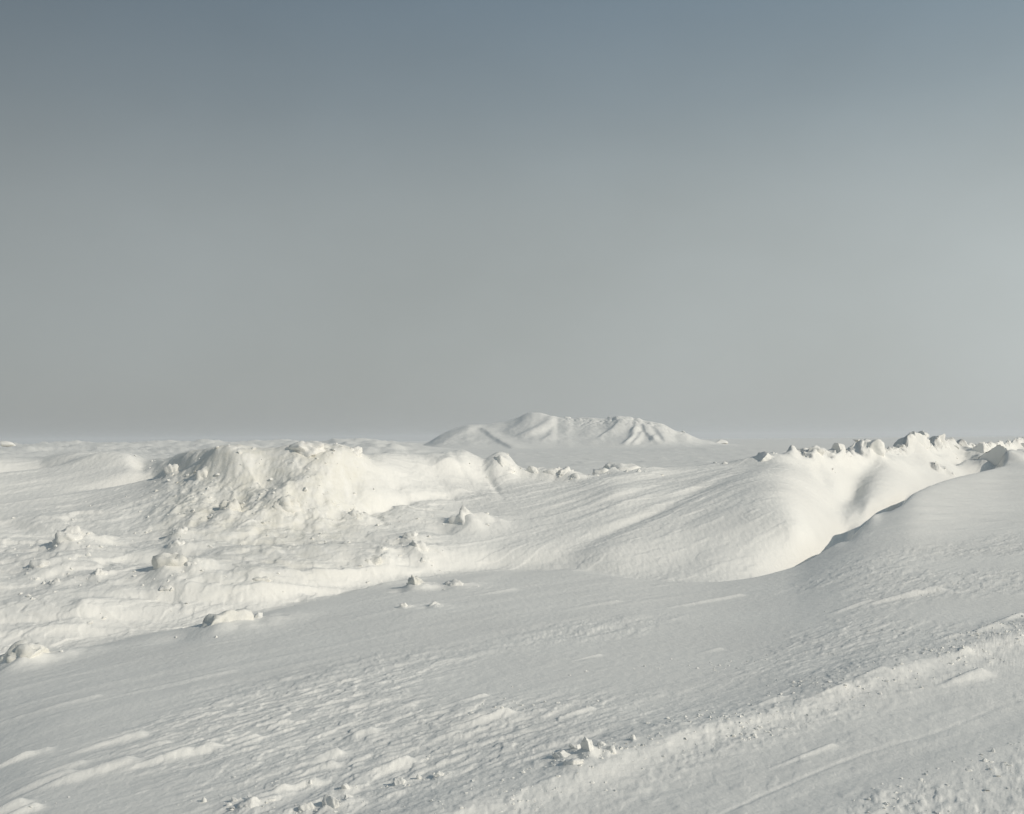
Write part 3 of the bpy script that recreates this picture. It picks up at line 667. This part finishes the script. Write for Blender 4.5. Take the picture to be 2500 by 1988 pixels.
def chunk(name, label, cat, group, px, py, w, h, seed, cuts=7, rough=0.12, deep=0.85, sink=0.25, dist=None, rot=0.0, tilt=0.0, lean=0.0, sub=4, dirty=0, face=None):
    """px,py: foot of the block in the picture, w,h: its seen size"""
    if dist is None:
        x, y, z = FOOT[[q[8] for q in CHUNKS].index(seed)]
    else:
        x, y, z = [float(q) for q in unproject(px, py, dist)]
    if group in (GL, GB): sink = min(sink + .14, .58); cuts = max(1, cuts - 4); rough = .26; w *= 1.2; h *= .85
    if group == GF: w *= .9; h *= .9; rough = .17; sink += .08
    if group == GR: cuts += 3; rough *= 1.1; w *= .92; h *= .95
    W, Hh = w * y / F, h * y / F
    full = Hh / (1 - sink)
    me = chunk_mesh(name, (W * 1.05, W * deep, full), seed, cuts, rough, sub, lean, face)
    me.materials.append(BLOCK_DIRTY if dirty else BLOCK)
    o = bpy.data.objects.new(name, me); SC.collection.objects.link(o)
    o.location = (x, y + W * deep * 0.35, z + full * (0.5 - sink))
    o.rotation_euler = (0, math.radians(tilt), math.radians(rot))
    o['label'] = label; o['category'] = cat
    if group: o['group'] = group
    return o

BLOCK = snow_material('broken_snow', 14.0, 0.02)
BLOCK_DIRTY = snow_material('dirty_broken_snow', 14.0, 0.02)
for n_ in BLOCK_DIRTY.node_tree.nodes:
    if n_.bl_idname == 'ShaderNodeAttribute':
        v_ = BLOCK_DIRTY.node_tree.nodes.new('ShaderNodeValue'); v_.outputs[0].default_value = 0.5
        for l_ in list(n_.outputs['Fac'].links):
            BLOCK_DIRTY.node_tree.links.new(v_.outputs[0], l_.to_socket)

for row in CHUNKS:
    name, label, cat, group, px, py, w, h, seed, kw = row
    chunk(name, label, cat, group, px, py, w, h, seed, **kw)

# ------------------------------------------------------------------ loose crumbs, too many to count
def crumbs():
    rs = np.random.RandomState(99)
    v0, f0 = [np.array(q) for q in ico(1)]
    spots = []
    def scatter(weight, n, lo, hi):
        w = np.clip(weight, 0, None) * NY * (np.abs(U) < .5)[None, :]
        w = w * np.gradient(NY, axis=0)
        cdf = np.cumsum(w.ravel()); k = np.searchsorted(cdf, rs.rand(n) * cdf[-1])
        for q in k:
            i, j = np.unravel_index(q, NX.shape)
            spots.append((NX[i, j], NY[i, j], NZ[i, j], lo + (hi - lo) * rs.rand() ** 3))
    near = (NY < 16) * fg
    scatter(near * band(N, 5.55, 6.35, .15) * (.3 + sstep(0, .4, noise2(S * 1.2, N * 1.2, 161))), 1000, .004, .017)
    scatter(near * (1 - sstep(4.0, 4.3, N)) * (N > 2.6) * (.3 + sstep(0, .4, noise2(S * 1.5, N * 1.5, 162))), 600, .004, .017)
    scatter(near * band(N, 6.0, 8.5, .3) * sstep(.15, .5, noise2(S * .8, N * 1.2, 163)), 300, .004, .014)
    scatter(m_b * (1 - sstep(880, 980, BPX)) * (T < 7.9), 170, .010, .045)
    scatter(m_e * (.1 + sstep(.1, .5, noise2(NX * 1.1, NY * 1.1, 165))), 190, .008, .040)
    scatter(m_r * (BPX < 2600), 220, .02, .10)
    for (x, y, z), r in zip(FOOT, CHUNKS):
        if r[9].get('dist') is None:
            W = r[6] * y / F
            for q in range(4 if r[3] != GF else 12):
                a, d = rs.rand() * 6.28, W * (.55 + 1.0 * rs.rand())
                X, Y = x + math.cos(a) * d, y + .3 * W + math.sin(a) * d * .8
                j = int(np.argmin(np.abs(U - X / Y))); i = int(np.argmin(np.abs(NY[:, j] - Y)))
                spots.append((NX[i, j], NY[i, j], NZ[i, j], W * (.03 + .07 * rs.rand() ** 2)))
    vs, fs = [], []
    for k, (x, y, z, r) in enumerate(spots):
        m = v0 * (1 + .35 * rs.normal(size=(len(v0), 1))) * r * np.array([1.1, 1.1, .75]) * (.7 + .6 * rs.rand(3))
        vs.append(m + np.array([x, y, z + .1 * r])); fs.append(f0 + k * len(v0))
    me = bpy.data.meshes.new('snow_crumbs')
    me.from_pydata(np.concatenate(vs).tolist(), [], np.concatenate(fs).tolist())
    me.materials.append(BLOCK)
    o = bpy.data.objects.new('snow_crumbs', me); SC.collection.objects.link(o)
    o['kind'] = 'stuff'; o['label'] = 'scattered small snow crumbs along the track edge and banks'
crumbs()

# ------------------------------------------------------------------ air
def haze_box():
    import bmesh
    bm = bmesh.new(); bmesh.ops.create_cube(bm, size=1.0)
    me = bpy.data.meshes.new('haze'); bm.to_mesh(me); bm.free()
    o = bpy.data.objects.new('haze', me); SC.collection.objects.link(o)
    x0, x1, y0, y1, z0, z1 = -2900, 2900, -320, 3300, -3.0, 16.0
    o.location = ((x0 + x1) / 2, (y0 + y1) / 2, (z0 + z1) / 2); o.scale = (x1 - x0, y1 - y0, z1 - z0)
    m = bpy.data.materials.new('ice_haze'); m.use_nodes = True
    nt = m.node_tree; nt.nodes.clear()
    out = nt.nodes.new('ShaderNodeOutputMaterial'); v = nt.nodes.new('ShaderNodeVolumePrincipled')
    v.inputs['Color'].default_value = (0.95, 0.97, 1.0, 1); v.inputs['Density'].default_value = 0.00042; v.inputs['Anisotropy'].default_value = 0.2
    nt.links.new(v.outputs[0], out.inputs['Volume'])
    me.materials.append(m)
    o['kind'] = 'stuff'; o['label'] = 'thin pale ice haze lying over the plain'
haze_box()
